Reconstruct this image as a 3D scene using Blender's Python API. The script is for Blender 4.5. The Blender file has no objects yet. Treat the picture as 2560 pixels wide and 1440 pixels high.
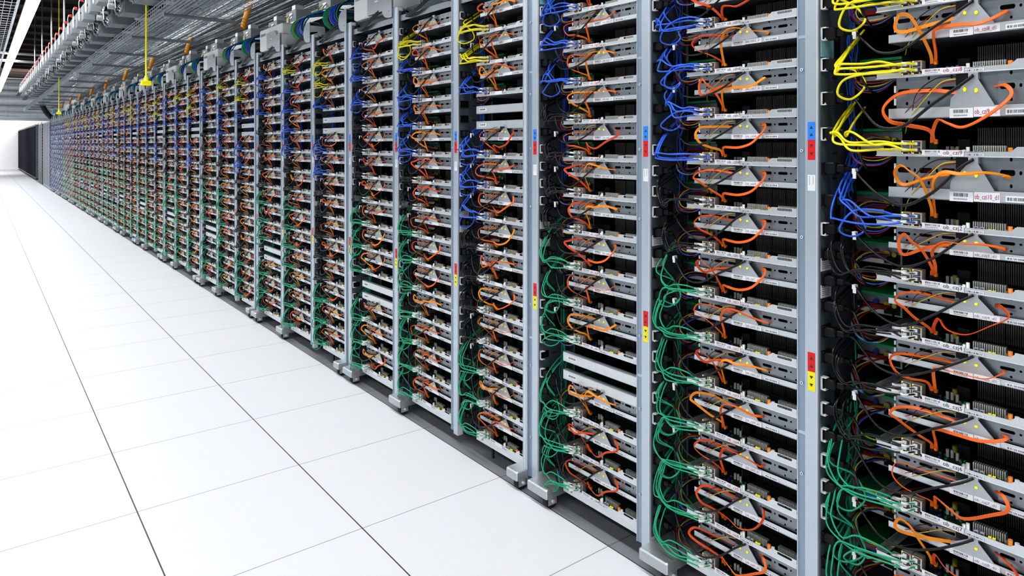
import bpy, math, random
from mathutils import Vector
R = random.Random(7)
sc = bpy.context.scene
COL = sc.collection
# ---------------------------------------------------------------- constants
H = 1.36            # camera height
X0 = 1.714          # front plane of the racks
PITCH = 0.5625
Z00 = 0.921         # y of the near edge of the post of the nearest rack
RU = 2.1696         # metres of height per unit of picture ratio on the rack plane
NR = 43
YAW = math.radians(37.8)
F = 1721.0
def zr(r): return H - r * RU
def ypost(k): return Z00 + PITCH * k
TOP = zr(-.327)
BOT = zr(.608)
# ---------------------------------------------------------------- materials
MATS = {}
def mat(name, col, rough=.5, metal=0., noise=0., nscale=40., emit=0., spec=None, bump=0., alpha=1., trans=0.):
    m = bpy.data.materials.new(name); m.use_nodes = True
    nt = m.node_tree; b = nt.nodes['Principled BSDF']
    b.inputs['Roughness'].default_value = rough
    b.inputs['Metallic'].default_value = metal
    b.inputs['Base Color'].default_value = (*col, 1)
    if spec is not None: b.inputs['Specular IOR Level'].default_value = spec
    if emit: 
        b.inputs['Emission Color'].default_value = (*col, 1); b.inputs['Emission Strength'].default_value = emit
    if trans: b.inputs['Transmission Weight'].default_value = trans
    if noise or bump:
        tc = nt.nodes.new('ShaderNodeTexCoord'); n = nt.nodes.new('ShaderNodeTexNoise')
        n.inputs['Scale'].default_value = nscale; n.inputs['Detail'].default_value = 4
        nt.links.new(tc.outputs['Object'], n.inputs['Vector'])
        if noise:
            mx = nt.nodes.new('ShaderNodeMix'); mx.data_type = 'RGBA'
            mx.inputs['A'].default_value = (*[c * (1 - noise) for c in col], 1)
            mx.inputs['B'].default_value = (*[min(1, c * (1 + noise)) for c in col], 1)
            nt.links.new(n.outputs['Fac'], mx.inputs['Factor'])
            nt.links.new(mx.outputs['Result'], b.inputs['Base Color'])
        if bump:
            bp = nt.nodes.new('ShaderNodeBump'); bp.inputs['Strength'].default_value = bump
            bp.inputs['Distance'].default_value = .002
            nt.links.new(n.outputs['Fac'], bp.inputs['Height']); nt.links.new(bp.outputs['Normal'], b.inputs['Normal'])
    MATS[name] = m
    return m
mat('post_paint', (.58, .66, .74), .36, .7, .06, 60)
mat('post_groove', (.33, .41, .50), .38, .6, .08, 60)
mat('zinc', (.62, .65, .67), .36, .7, .10, 30)
mat('tray_steel', (.72, .755, .785), .36, .75, .08, 40)
mat('plate_steel', (.30, .33, .36), .36, .75, .10, 50)
mat('bracket_steel', (.52, .55, .58), .42, .6, .06, 60)
mat('panel_dark', (.045, .055, .065), .5, .2, .12, 20)
mat('panel_mid', (.13, .16, .185), .45, .25, .10, 20)
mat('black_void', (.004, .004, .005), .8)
mat('plastic_black', (.007, .007, .008), .42, spec=.3)
mat('fin_dark', (.15, .145, .14), .4, .5, .25, 80)
mat('fin_light', (.62, .62, .60), .45, .4)
mat('pcb_dark', (.008, .020, .011), .45, 0, .5, 200)
mat('pcb_green', (.01, .33, .11), .4, 0, .1, 60)
mat('label_white', (.86, .87, .90), .5)
mat('label_blue', (.30, .58, .72), .5, 0, .2, 60)
mat('ink', (.05, .05, .06), .6)
mat('ink_red', (.42, .03, .12), .6)
mat('ink_grey', (.22, .22, .25), .6)
mat('bracket_white', (.80, .82, .86), .4)
mat('sticker_blue', (.03, .27, .90), .45)
mat('sticker_red', (.78, .012, .015), .45)
mat('sticker_yellow', (.95, .86, .01), .45)
mat('led_yellow', (.95, .85, .02), .4, emit=.25)
mat('cap_orange', (.85, .25, .02), .4)
mat('cap_white', (.80, .82, .80), .3, .2)
mat('blue_plastic', (.02, .05, .35), .4)
mat('port_metal', (.68, .68, .63), .3, .7, .2, 150)
mat('clear_plug', (.80, .84, .84), .15)
mat('orange_a', (.88, .15, .008), .42)
mat('orange_b', (.93, .29, .008), .42)
mat('orange_c', (.76, .085, .008), .42)
mat('net_yellow', (.93, .84, .01), .35)
mat('net_blue', (.04, .15, .76), .35)
mat('net_green', (.012, .40, .205), .35)
mat('net_black', (.006, .006, .007), .25, spec=.5)
mat('wire_red', (.30, .008, .012), .4)
mat('wire_yellow', (.55, .46, .03), .45)
mat('rubber', (.02, .02, .022), .6)
mat('sleeve_orange', (.72, .30, .02), .45, 0, .12, 30, bump=.6)
mat('cabinet_white', (.93, .93, .90), .4)
mat('conduit', (.60, .63, .66), .35, .5, .1, 10)
mat('wire_zinc', (.58, .62, .66), .35, .5)
mat('box_grey', (.22, .24, .26), .45, .1, .08, 20)
mat('red_plastic', (.80, .02, .02), .4)
mat('tag_white', (.9, .9, .9), .5)
mat('duct_steel', (.70, .74, .78), .28, .6, .12, 3)
mat('ceiling_dark', (.018, .011, .010), .8, 0, .3, 3)
mat('beam_dark', (.04, .022, .02), .7)
mat('wall_white', (.90, .91, .92), .7, 0, .03, 2)
mat('wall_grey', (.60, .64, .68), .7, 0, .12, 1.2)
mat('cab_black', (.015, .016, .02), .35, .1)
mat('cab_end', (.12, .15, .17), .4, .2)
mat('cord_yellow', (.9, .83, .0), .4, emit=.15)  # faint glow added to brighten the cord, which is no lamp
mat('lamp_white', (1, 1, 1), .5, emit=9.)
mat('cyan_bag', (.35, .75, .85), .5)
def tiled_floor(name, col, line):
    m = bpy.data.materials.new(name); m.use_nodes = True
    nt = m.node_tree; b = nt.nodes['Principled BSDF']
    tc = nt.nodes.new('ShaderNodeTexCoord'); sp = nt.nodes.new('ShaderNodeSeparateXYZ')
    nt.links.new(tc.outputs['Object'], sp.inputs[0])
    def line_fac(out, off, w):
        a = nt.nodes.new('ShaderNodeMath'); a.operation = 'SUBTRACT'; nt.links.new(out, a.inputs[0]); a.inputs[1].default_value = off - 61.
        c = nt.nodes.new('ShaderNodeMath'); c.operation = 'MODULO'; nt.links.new(a.outputs[0], c.inputs[0]); c.inputs[1].default_value = .61
        d = nt.nodes.new('ShaderNodeMath'); d.operation = 'SUBTRACT'; nt.links.new(c.outputs[0], d.inputs[0]); d.inputs[1].default_value = .305
        e = nt.nodes.new('ShaderNodeMath'); e.operation = 'ABSOLUTE'; nt.links.new(d.outputs[0], e.inputs[0])
        g = nt.nodes.new('ShaderNodeMath'); g.operation = 'GREATER_THAN'; nt.links.new(e.outputs[0], g.inputs[0]); g.inputs[1].default_value = .305 - w
        return g.outputs[0]
    lx = line_fac(sp.outputs['X'], .465, .0022); ly = line_fac(sp.outputs['Y'], 2.25, .0017)
    n = nt.nodes.new('ShaderNodeTexNoise'); n.inputs['Scale'].default_value = 160; n.inputs['Detail'].default_value = 3
    nt.links.new(tc.outputs['Object'], n.inputs['Vector'])
    m0 = nt.nodes.new('ShaderNodeMix'); m0.data_type = 'RGBA'
    m0.inputs['A'].default_value = (*[c * .95 for c in col], 1); m0.inputs['B'].default_value = (*[min(1, c * 1.04) for c in col], 1)
    nt.links.new(n.outputs['Fac'], m0.inputs['Factor'])
    m1 = nt.nodes.new('ShaderNodeMix'); m1.data_type = 'RGBA'; m1.inputs['B'].default_value = (*[c * .38 for c in col], 1)
    nt.links.new(ly, m1.inputs['Factor']); nt.links.new(m0.outputs['Result'], m1.inputs['A'])
    m2 = nt.nodes.new('ShaderNodeMix'); m2.data_type = 'RGBA'; m2.inputs['B'].default_value = (*line, 1)
    nt.links.new(lx, m2.inputs['Factor']); nt.links.new(m1.outputs['Result'], m2.inputs['A'])
    nt.links.new(m2.outputs['Result'], b.inputs['Base Color'])
    b.inputs['Roughness'].default_value = .45
    MATS[name] = m
tiled_floor('floor_tiles', (.87, .88, .91), (.04, .04, .04))
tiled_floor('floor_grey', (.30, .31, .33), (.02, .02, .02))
def mesh_door(name):
    m = bpy.data.materials.new(name); m.use_nodes = True
    nt = m.node_tree; b = nt.nodes['Principled BSDF']
    tc = nt.nodes.new('ShaderNodeTexCoord'); mp = nt.nodes.new('ShaderNodeMapping'); mp.inputs['Scale'].default_value = (22, 22, 22)
    v = nt.nodes.new('ShaderNodeTexVoronoi'); rp = nt.nodes.new('ShaderNodeValToRGB')
    rp.color_ramp.elements[0].color = (.006, .007, .014, 1); rp.color_ramp.elements[1].color = (.05, .05, .085, 1)
    rp.color_ramp.elements[0].position = .45
    nt.links.new(tc.outputs['Object'], mp.inputs[0]); nt.links.new(mp.outputs[0], v.inputs['Vector'])
    nt.links.new(v.outputs['Distance'], rp.inputs[0]); nt.links.new(rp.outputs[0], b.inputs['Base Color'])
    b.inputs['Roughness'].default_value = .9; b.inputs['Specular IOR Level'].default_value = .08
    MATS[name] = m
mesh_door('mesh_door')
# ---------------------------------------------------------------- mesh builder, local axes: s right along the row, d into the rack, z up
class MB:
    def __init__(self): self.v = []; self.f = []; self.m = []; self.sm = []; self.mats = []
    def mi(self, m):
        if m not in self.mats: self.mats.append(m)
        return self.mats.index(m)
    def face(self, idx, m, sm=False): self.f.append(idx); self.m.append(self.mi(m)); self.sm.append(sm)
    def sdz(self, s, d, z): self.v.append((d, -s, z)); return len(self.v) - 1
    def box(self, s0, s1, d0, d1, z0, z1, m):
        n = len(self.v)
        for z in (z0, z1):
            for d in (d0, d1):
                for s in (s0, s1): self.sdz(s, d, z)
        for q in ((0, 1, 3, 2), (4, 6, 7, 5), (0, 4, 5, 1), (2, 3, 7, 6), (0, 2, 6, 4), (1, 5, 7, 3)):
            self.face([n + i for i in q], m)
        return self
    def bbox(self, s0, s1, d0, d1, z0, z1, m, b=.003):
        # box with chamfered vertical and horizontal edges (rounded look)
        n = len(self.v); pts = []
        for z, ins in ((z0, b), (z0 + b, 0), (z1 - b, 0), (z1, b)):
            a0, a1, c0, c1 = s0 + ins, s1 - ins, d0 + ins, d1 - ins
            for s, d in ((a0 + b, c0), (a1 - b, c0), (a1, c0 + b), (a1, c1 - b), (a1 - b, c1), (a0 + b, c1), (a0, c1 - b), (a0, c0 + b)):
                self.sdz(s, d, z)
        for l in range(3):
            for i in range(8):
                j = (i + 1) % 8
                self.face([n + l * 8 + i, n + l * 8 + j, n + l * 8 + 8 + j, n + l * 8 + 8 + i], m)
        self.face([n + i for i in range(7, -1, -1)], m); self.face([n + 24 + i for i in range(8)], m)
        return self
    def prism(self, pts, d0, d1, m):   # polygon of (s,z) extruded along d
        n = len(self.v); k = len(pts)
        for d in (d0, d1):
            for s, z in pts: self.sdz(s, d, z)
        self.face([n + i for i in range(k)], m); self.face([n + k + i for i in range(k - 1, -1, -1)], m)
        for i in range(k):
            j = (i + 1) % k; self.face([n + i, n + k + i, n + k + j, n + j], m)
        return self
    def cyl(self, c, ax, r, l, m, n=12, r2=None):   # ax: 's','d','z'; c=(s,d,z) start
        r2 = r if r2 is None else r2; b = len(self.v)
        for t, rr in ((0, r), (l, r2)):
            for i in range(n):
                a = 2 * math.pi * i / n; u, w = rr * math.cos(a), rr * math.sin(a)
                if ax == 's': self.sdz(c[0] + t, c[1] + u, c[2] + w)
                elif ax == 'd': self.sdz(c[0] + u, c[1] + t, c[2] + w)
                else: self.sdz(c[0] + u, c[1] + w, c[2] + t)
        for i in range(n):
            j = (i + 1) % n; self.face([b + i, b + j, b + n + j, b + n + i], m, True)
        self.face([b + i for i in range(n)], m); self.face([b + n + i for i in range(n)], m)
        return self
    def sweep(self, pts, prof, m, seg=5, twist=0., smooth=True):
        P = catmull(pts, seg); n0 = len(self.v); k = len(prof); N = None
        L = len(P)
        for i, p in enumerate(P):
            t = (P[min(i + 1, L - 1)] - P[max(i - 1, 0)]).normalized()
            if N is None:
                up = Vector((0, 1, 0)) if abs(t.y) < .9 else Vector((1, 0, 0))
                N = (up - t * up.dot(t)).normalized()
            else: N = (N - t * N.dot(t)).normalized()
            B = t.cross(N); a = twist * i / L; ca, sa = math.cos(a), math.sin(a)
            N2 = N * ca + B * sa; B2 = B * ca - N * sa
            for u, w in prof:
                q = p + B2 * u + N2 * w; self.sdz(*q)
        for i in range(L - 1):
            for j in range(k):
                j2 = (j + 1) % k
                self.face([n0 + i * k + j, n0 + i * k + j2, n0 + (i + 1) * k + j2, n0 + (i + 1) * k + j], m, smooth)
        self.face([n0 + j for j in range(k)], m); self.face([n0 + (L - 1) * k + j for j in range(k)], m)
        return self
    def tube(self, pts, r, m, n=8, seg=5):
        return self.sweep(pts, [(r * math.cos(2 * math.pi * i / n), r * math.sin(2 * math.pi * i / n)) for i in range(n)], m, seg)
    def ribbon(self, pts, w, t, m, seg=6, twist=0.):
        return self.sweep(pts, [(-w, -t), (w, -t), (w, t), (-w, t)], m, seg, twist, False)
    def holecell(self, s0, s1, z0, z1, d, hl, hr, m, cs=None, cz=None, N=16):
        cs = (s0 + s1) / 2 if cs is None else cs; cz = (z0 + z1) / 2 if cz is None else cz
        n = len(self.v); inn = []; out = []
        for i in range(N):
            a = 2 * math.pi * (i + .5) / N; ca, sa = math.cos(a), math.sin(a)
            inn.append((cs + (hl if ca > 0 else -hl) + hr * ca, cz + hr * sa))
        hs, hz = (s1 - s0) / 2, (z1 - z0) / 2; ms, mz = (s0 + s1) / 2, (z0 + z1) / 2
        for i in range(N):
            a = 2 * math.pi * (i + .5) / N
            ca, sa = math.cos(a), math.sin(a); q = max(abs(ca), abs(sa)); out.append((ms + hs * ca / q, mz + hz * sa / q))
        corners = {N // 8 - .5: 0}
        for s, z in inn: self.sdz(s, d, z)
        for s, z in out: self.sdz(s, d, z)
        for i in range(N):
            j = (i + 1) % N; self.face([n + i, n + N + i, n + N + j, n + j], m)
        for a, (s, z) in enumerate(((s1, z1), (s0, z1), (s0, z0), (s1, z0))):
            i = (N // 8 - 1 + a * N // 4) % N; c = self.sdz(s, d, z)
            self.face([n + N + i, c, n + N + (i + 1) % N], m)
        return self
    def add(self, o, ds=0, dd=0, dz=0, sz=1.):
        n = len(self.v)
        self.v += [(x + dd, y - ds, z * sz + dz) for x, y, z in o.v]
        mp = [self.mi(m) for m in o.mats]
        for f, m, s in zip(o.f, o.m, o.sm): self.f.append([n + i for i in f]); self.m.append(mp[m]); self.sm.append(s)
        return self
    def mesh(self, name):
        me = bpy.data.meshes.new(name); me.from_pydata(self.v, [], self.f)
        for m in self.mats: me.materials.append(MATS[m])
        me.polygons.foreach_set('material_index', self.m); me.polygons.foreach_set('use_smooth', self.sm)
        me.update(); return me
def catmull(pts, seg):
    P = [Vector(p) for p in pts]; P = [2 * P[0] - P[1]] + P + [2 * P[-1] - P[-2]]; out = []
    for i in range(1, len(P) - 2):
        a, b, c, d = P[i - 1:i + 3]
        for k in range(seg):
            t = k / seg
            out.append(.5 * ((2 * b) + (c - a) * t + (2 * a - 5 * b + 4 * c - d) * t * t + (3 * b - a - 3 * c + d) * t ** 3))
    out.append(P[-2]); return out
def put(name, me, parent=None, loc=(0, 0, 0), sz=1., label=None):
    if isinstance(me, MB): me = me.mesh(name)
    o = bpy.data.objects.new(name, me); COL.objects.link(o); o.location = loc
    if sz != 1.: o.scale = (1, 1, sz)
    if parent is not None: o.parent = parent
    if label: o['label'] = label
    return o
def tag(o, label, cat, group=None, kind=None):
    if label:
        o['label'] = label
    if cat: o['category'] = cat
    if group: o['group'] = group
    if kind: o['kind'] = kind
    return o
def empty(name, loc, label, cat, group=None, sz=1.):
    o = bpy.data.objects.new(name, None); o.empty_display_size = .05; COL.objects.link(o); o.location = loc
    if sz != 1.: o.scale = (1, 1, sz)
    return tag(o, label, cat, group)
def struct(name, mb, loc=(0, 0, 0)):
    o = put(name, mb, None, loc); o['kind'] = 'structure'; return o
ORD = 'zeroth first second third fourth fifth sixth seventh eighth ninth tenth eleventh twelfth thirteenth fourteenth fifteenth sixteenth seventeenth eighteenth nineteenth'.split()
def ordn(n):
    if n < 20: return ORD[n]
    t, u = divmod(n, 10); b = ['', '', 'twent', 'thirt', 'fort'][t]
    return b + ('ieth' if u == 0 else 'y-' + ORD[u])
def rackn(k): return 'rightmost rack' if k == 0 else ordn(k + 1) + ' rack from right'
# ---------------------------------------------------------------- setting (world axes: s=-y, d=x)
def wbox(x0, x1, y0, y1, z0, z1, m): return MB().box(-y1, -y0, x0, x1, z0, z1, m)
YB = 45.5
struct('floor', wbox(-6, 1.685, -6, YB, -.05, 0, 'floor_tiles'))
struct('floor_strip_1', wbox(1.685, 6.5, -6, YB, -.05, -.0005, 'floor_grey'))  # floor strip under the racks, darker grey than the aisle tiles
struct('wall_back', wbox(-6, 6.5, YB, YB + .1, 0, 4.9, 'wall_white'))
struct('wall_right', wbox(3.7, 3.8, -6, YB, 0, 4.9, 'wall_grey'))
cb = wbox(-6, 6.5, -6, YB, 4.9, 5.0, 'ceiling_dark')
for y in [i * 1.6 for i in range(4, 28)]: cb.box(-y - .05, -y + .05, -6, 6.4, 4.78, 4.9, 'beam_dark')
for x in (.2, 1.1, 2.6): cb.box(-YB, -2, x, x + .04, 4.70, 4.78, 'beam_dark')
struct('ceiling', cb)
# ---------------------------------------------------------------- rack frames
def post_mb(double):
    m = MB(); z0, z1 = BOT - TOP, 0
    w = .057
    m.box(-w, -w + .003, 0, .03, z0 + .012, 0, 'post_paint')
    m.box(-w + .003, -.034, .0025, .006, z0 + .012, 0, 'post_groove')
    m.box(-.034, -.0015, -.001, .004, z0, 0, 'post_paint')
    m.box(-.0015, .0, -.003, .03, z0, 0, 'bracket_white')  # white strip paints the highlight along the post's right edge
    m.box(-w, 0, .026, .03, z0, 0, 'post_paint')
    m.box(-w, 0, 0, .03, -.002, 0, 'post_paint')
    if double:
        m.box(-w - .004, -w - .001, -.004, .03, z0 - .02, 0, 'post_groove')
        m.box(-w - .034, -w - .005, -.002, .003, z0, 0, 'post_paint')
        m.box(-w - .020, -w - .016, -.004, -.002, z0, 0, 'bracket_white')
    for r in (-.22, -.09, .008, .113, .29, .40, .53):   # round screws in the groove
        z = -(r + .327) * RU
        m.cyl((-.044, -.001, z), 'd', .0042, .004, 'bracket_white', 10)
        m.cyl((-.044, -.0015, z), 'd', .0018, .004, 'ink', 8)
    for r in (-.13, .35): m.box(-.054, -.034, .0015, .004, -(r + .327) * RU - .004, -(r + .327) * RU + .004, 'post_paint')
    return m
def tri(s, z, h, up):
    return [(s - h, z - h * .8), (s + h, z - h * .8), (s, z + h * .8)] if up else [(s - h, z + h * .8), (s, z - h * .8), (s + h, z + h * .8)]
def sticker(m, ra, rb, rc, c1, c2):
    za, zb, zc = [-(r + .327) * RU for r in (ra, rb, rc)]
    m.box(-.0265, -.0065, -.0016, -.0009, zb, za, c1); m.box(-.0265, -.0065, -.0016, -.0009, zc, zb, c2)
    for i in (.3, .7):
        m.prism(tri(-.0165, zb + (za - zb) * i, .005, True), -.002, -.0015, 'ink')
        m.prism(tri(-.0165, zc + (zb - zc) * i, .005, False), -.002, -.0015, 'ink')
post_me = {False: post_mb(False).mesh('post'), True: post_mb(True).mesh('post')}
st = MB(); sticker(st, -.0265, -.005, .019, 'sticker_blue', 'sticker_red'); st1 = st.mesh('arrow_sticker')
st = MB(); sticker(st, .25, .273, .296, 'sticker_red', 'sticker_yellow'); st2 = st.mesh('arrow_sticker')
st = MB(); a, b = -(.037 + .327) * RU, -(.056 + .327) * RU
st.box(-.0265, -.006, -.0016, -.0009, b, a, 'label_white')
for i in range(6): st.box(-.0225, -.0205, -.0019, -.0015, a - .006 - i * .004, a - .004 - i * .004, 'ink_grey'); st.box(-.0125, -.0105, -.0019, -.0015, a - .006 - i * .0035, a - .0045 - i * .0035, 'ink_grey')
st3 = st.mesh('serial_sticker')
def panel_mb():
    m = MB(); z0 = BOT - TOP + .03
    m.box(-.010, 0, .03, .19, z0, -.01, 'panel_mid')
    m.box(-.012, .004, .188, .192, z0, -.01, 'bracket_steel')
    m.box(-.012, -.002, .192, .60, z0, -.01, 'panel_dark')  # deep part coloured darker to stand for shade inside the rack
    z = -.06
    while z > z0 + .06:
        m.box(0, .0006, .075, .10, z - .012, z - .006, 'panel_dark')
        for i in range(3): m.box(-.002, .004, .21 + i * .1, .27 + i * .1, z - .006, z + .006, 'black_void')
        z -= .0665
    for z, h in ((-.45, .10), (-.92, .10), (-1.42, .12), (-1.75, .09)):     # dark openings in the panel
        m.box(0, .0012, .085, .115, z - h / 2, z + h / 2, 'black_void')
    return m
panel_me = panel_mb().mesh('side_panel')
m = MB(); m.box(-.012, .55, .60, .61, BOT - TOP + .03, 0, 'black_void'); back_me = m.mesh('dark_backing')  # black sheet added to keep the rack interior dark
m = MB()
m.box(0, .505, .012, .6, -.062, -.058, 'panel_mid'); m.box(0, .505, .010, .014, -.075, -.045, 'plate_steel'); m.box(0, .505, .05, .055, -.058, -.0, 'panel_mid')
top_me = m.mesh('top_shelf')
m = MB(); m.bbox(0, .505, .01, .6, BOT - TOP + .012, BOT - TOP + .032, 'zinc', .002); base_me = m.mesh('base_shelf')
# curved cord guide at the top right of every rack (flat half disc with a fold)
pts = [(.50, -.045), (.505, -.045), (.505, .085), (.47, .085)] + [(.455 - .062 * math.sin(a), .02 + .062 * math.cos(a)) for a in [math.pi * i / 9 for i in range(1, 9)]] + [(.47, -.045)]
pts = pts[1:]
m = MB(); m.prism(pts[::-1], -.006, -.003, 'bracket_steel'); m.box(.488, .505, -.006, .06, .083, .086, 'bracket_steel')
m.cyl((.455, -.009, .045), 'd', .004, .004, 'bracket_white', 8); m.cyl((.475, -.0065, -.01), 'd', .003, .001, 'ink', 8)
guide_me = m.mesh('cord_guide')
zb_ = zr(.5766) - TOP
m = MB(); m.box(.146, .505, .001, .004, zb_ - .034, zb_ - .0095, 'tray_steel'); m.box(.146, .505, .004, .30, zb_ - .034, zb_ - .031, 'plate_steel'); m.cyl((.19, -.001, zb_ - .021), 'd', .004, .003, 'wire_yellow', 8); rail_me = m.mesh('bottom_rail')
def caster_mb(wide):
    b = MB(); w = MB(); L = .115 if wide else .07
    b.bbox(.0, L, -.035, .13, -.05, -.012, 'zinc', .004)
    b.box(.004, L - .004, -.0356, -.035, -.044, -.018, 'bracket_steel')
    b.box(L - .032, L - .029, -.02, .02, -.075, -.045, 'zinc'); b.box(L - .008, L - .005, -.02, .02, -.075, -.045, 'zinc')
    b.cyl((L - .036, 0, -.062), 's', .006, .036, 'bracket_white', 8)
    w.cyl((L - .028, 0, 0), 's', .0285, .019, 'rubber', 20); w.cyl((L - .030, 0, 0), 's', .014, .022, 'plate_steel', 12)
    return b.mesh('caster_bracket'), w.mesh('wheel')
cast = {True: caster_mb(True), False: caster_mb(False)}
CZ = .090   # top plane the casters hang from
m = MB(); m.cyl((.20, .05, -.083), 'z', .026, .009, 'rubber', 18); m.cyl((.20, .05, -.075), 'z', .006, .06, 'rubber', 8); foot_me = m.mesh('levelling_foot')
for k in range(NR):
    yk = ypost(k)
    o = empty('server_rack', (X0, yk, TOP), None, 'rack', 'open server racks in the long row')
    e = {0: 'nearest the camera, with yellow cables near its top', 1: 'with a slim double-arrow post, left of nearest one'}.get(k)
    o['label'] = ('open grey steel server rack, ' + rackn(k) + (' in the row' if k < 20 else ', far down the aisle')) if k else 'open grey steel server rack at the right edge of the picture, nearest'
    put('post', post_me[k % 3 == 2], o)
    put('arrow_sticker', st1, o, label='blue over red sticker with black arrows'); put('arrow_sticker', st2, o, label='red over yellow sticker with black arrows')
    if k < 12: put('serial_sticker', st3, o, label='small white sticker with two columns of print')
    if k < 30: put('side_panel', panel_me, o)
    put('dark_backing', back_me, o); put('top_shelf', top_me, o); put('cord_guide', guide_me, o); put('bottom_rail', rail_me, o)
    wide = k % 3 != 0
    if k >= 1 or True:
        b, w = cast[wide]
        s = 0.0 if wide else .43
        br = put('caster_bracket', b, o, (-.02, -s, CZ - TOP)); put('wheel', w, br, (0, 0, -.061))
    if k % 3 == 0 and k: put('levelling_foot', foot_me, o, (0, 0, CZ - TOP - .02))
    if k == 0:
        m = MB(); m.box(.505, .515, 0, .6, BOT - TOP + .03, -.01, 'panel_dark'); put('end_light_block', m, o)  # added out of view to stop light leaking into the nearest rack
# ---------------------------------------------------------------- levels of each rack
def rack_levels(k):
    """list of (rM, rD, rTop, kind)"""
    if k == 0:
        L = [(-.150, -.185, -.222, 'sled'), (-.076, -.110, -.150, 'sled'), (.009, -.027, -.076, 'sled'), (.086, .058, .009, 'sled')]
        for n in range(8):
            r = .1466 + n * .0612; L.append((r, r - .033, r - .0612, 'sled'))
        return L
    L = []
    for j in range(1, 15):
        r = -.283 + .0614 * j
        blank = (k % 3 == 0 and j == 4) or (k % 3 == 2 and j == 11)
        L.append((r, r - .0307, r - .0614, 'blank' if blank else 'sled'))
    return L
PAT = {0: 'YYB-BBKKKKKGGG', 1: 'YBBBBKKGGGGGGG', 2: 'BBBKKKKGGG-GGG'}
P1 = 'BBBBBKKGGGGGGG'; P0 = 'YYYBKKKKGGGG'; P2 = 'BBBKKKKGGG-GGG'
def colour(k, i):
    if k == 0: c = P0[i]
    elif k == 1: c = P1[i]
    elif k == 3: c = 'YYB-BBBKKKKGGG'[i]
    elif k == 2: c = P2[i]
    else:
        c = PAT[k % 3][i]
        if k >= 36 and c in 'YKG' and c != '-': c = 'B' if (i + k) % 2 else 'K'
    return c
NAMES1 = ['ob_czh4', 'ob_czh5', 'ob_czh6', 'ob_czh7', 'ob_czh8', 'ob_czh9', 'ob_czh10', 'ob_czi1', 'ob_czi2', 'ob_czi3', 'ob_czi4', 'ob_czi5', 'ob_czi6', 'ob_czi7']
NAMES1 = ['ob_czh4', 'ob_czh5', 'ob_czh6', 'ob_czh7', 'ob_czh8', 'ob_czh9', 'ob_czh10', 'ob_czi1', 'ob_czi2', 'ob_czi3', 'ob_czi4', 'ob_czi5', 'ob_czi6', 'ob_czi7']
NAMES0 = ['ob_czi7', 'ob_czi8', 'ob_czi9', 'ob_czj2', 'ob_czj3', 'ob_czj4', 'ob_czj5', 'ob_czj6', 'ob_czj7', 'ob_czj8', 'ob_czj9', 'ob_czj10']
NAMES0D = ['ob_czi7_d1', 'ob_czi8_d1', 'ob_czi9_d1', 'ob_czi10_d1'] + [n + '_d1' for n in NAMES0[4:]]
NAMES2 = ['ob_czg%d' % n for n in (2, 3, 4, 5, 6, 7, 8, 9, 10)] + ['ob_czh1', '', 'ob_czh2', 'ob_czh3', 'ob_czh4']
# ---------------------------------------------------------------- server tray parts (z=0 is the board level, which carries the tray's lip)
def bars(m, s0, s1, z0, z1, seed, d=-.0027):
    r = random.Random(seed); s = s0
    while s < s1:
        w = r.choice((.0006, .0009, .0016)); m.box(s, min(s + w, s1), d, d + .0004, z0, z1, 'ink'); s += w + r.choice((.0007, .0012, .002))
P = {}
m = MB()
m.box(.146, .505, 0, .0016, -.008, .003, 'tray_steel')
m.box(.146, .505, 0, .45, -.0085, -.007, 'tray_steel')
m.box(.146, .1475, 0, .45, -.008, .006, 'tray_steel')
m.holecell(.435, .504, .003, .0135, .0006, .018, .0034, 'tray_steel'); m.prism([(.42, .003), (.435, .003), (.435, .0135), (.432, .0135)], 0, .0012, 'tray_steel')
m.box(.146, .505, -.0012, 0, -.0092, -.0072, 'bracket_white')
P['tray_base'] = m
m = MB(); m.box(.165, .50, .008, .40, -.005, -.003, 'pcb_dark')
rr = random.Random(3)
for i in range(46):
    s, d = rr.uniform(.255, .49), rr.uniform(.012, .06); w = rr.uniform(.002, .005)
    if .335 < s < .45 and d > .02: continue
    m.box(s, s + w, d, d + w, -.003, rr.uniform(0, .004), rr.choice(['fin_light', 'ink', 'pcb_green', 'ink', 'port_metal']))
m.cyl((.268, .03, -.003), 'z', .009, .004, 'blue_plastic', 14)
for s, d in ((.285, .09), (.30, .10), (.315, .085)): m.cyl((s, d, -.003), 'z', .006, .014, 'wire_yellow', 10)
for s, d in ((.283, .05), (.292, .052), (.305, .045)): m.cyl((s, d, -.003), 'z', .0035, .017, 'fin_light', 10)
m.box(.30, .325, .06, .09, -.003, .03, 'plastic_black')
P['circuit_board'] = m
m = MB()
for x in (0, .0235):
    s = .2035 + x
    m.box(s, s + .021, .0, .022, -.003, .0275, 'port_metal')
    m.box(s + .002, s + .018, -.0008, 0, -.001, .0115, 'ink'); m.box(s + .002, s + .018, -.0008, 0, .0135, .0255, 'ink')
    for zz in (-.0028, .0245):
        m.box(s + .001, s + .0045, -.0014, -.0003, zz, zz + .003, 'led_yellow'); m.box(s + .0155, s + .019, -.0014, -.0003, zz, zz + .003, 'cap_orange')
m.box(.178, .199, .004, .02, -.003, .007, 'port_metal'); m.box(.180, .197, .003, .004, -.001, .005, 'ink')
P['port_block'] = m
m = MB()
for i in range(15): m.box(.345 + i * .0042, .3468 + i * .0042, .018, .030, -.002, .016, 'fin_light')
for i in range(14): m.box(.440 + i * .0044, .4418 + i * .0044, .018, .030, -.002, .016, 'fin_light')
m.box(.343, .409, .022, .032, -.003, .012, 'ink'); m.box(.438, .502, .022, .032, -.003, .012, 'ink')
P['memory_clips'] = m
m = MB()
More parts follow.
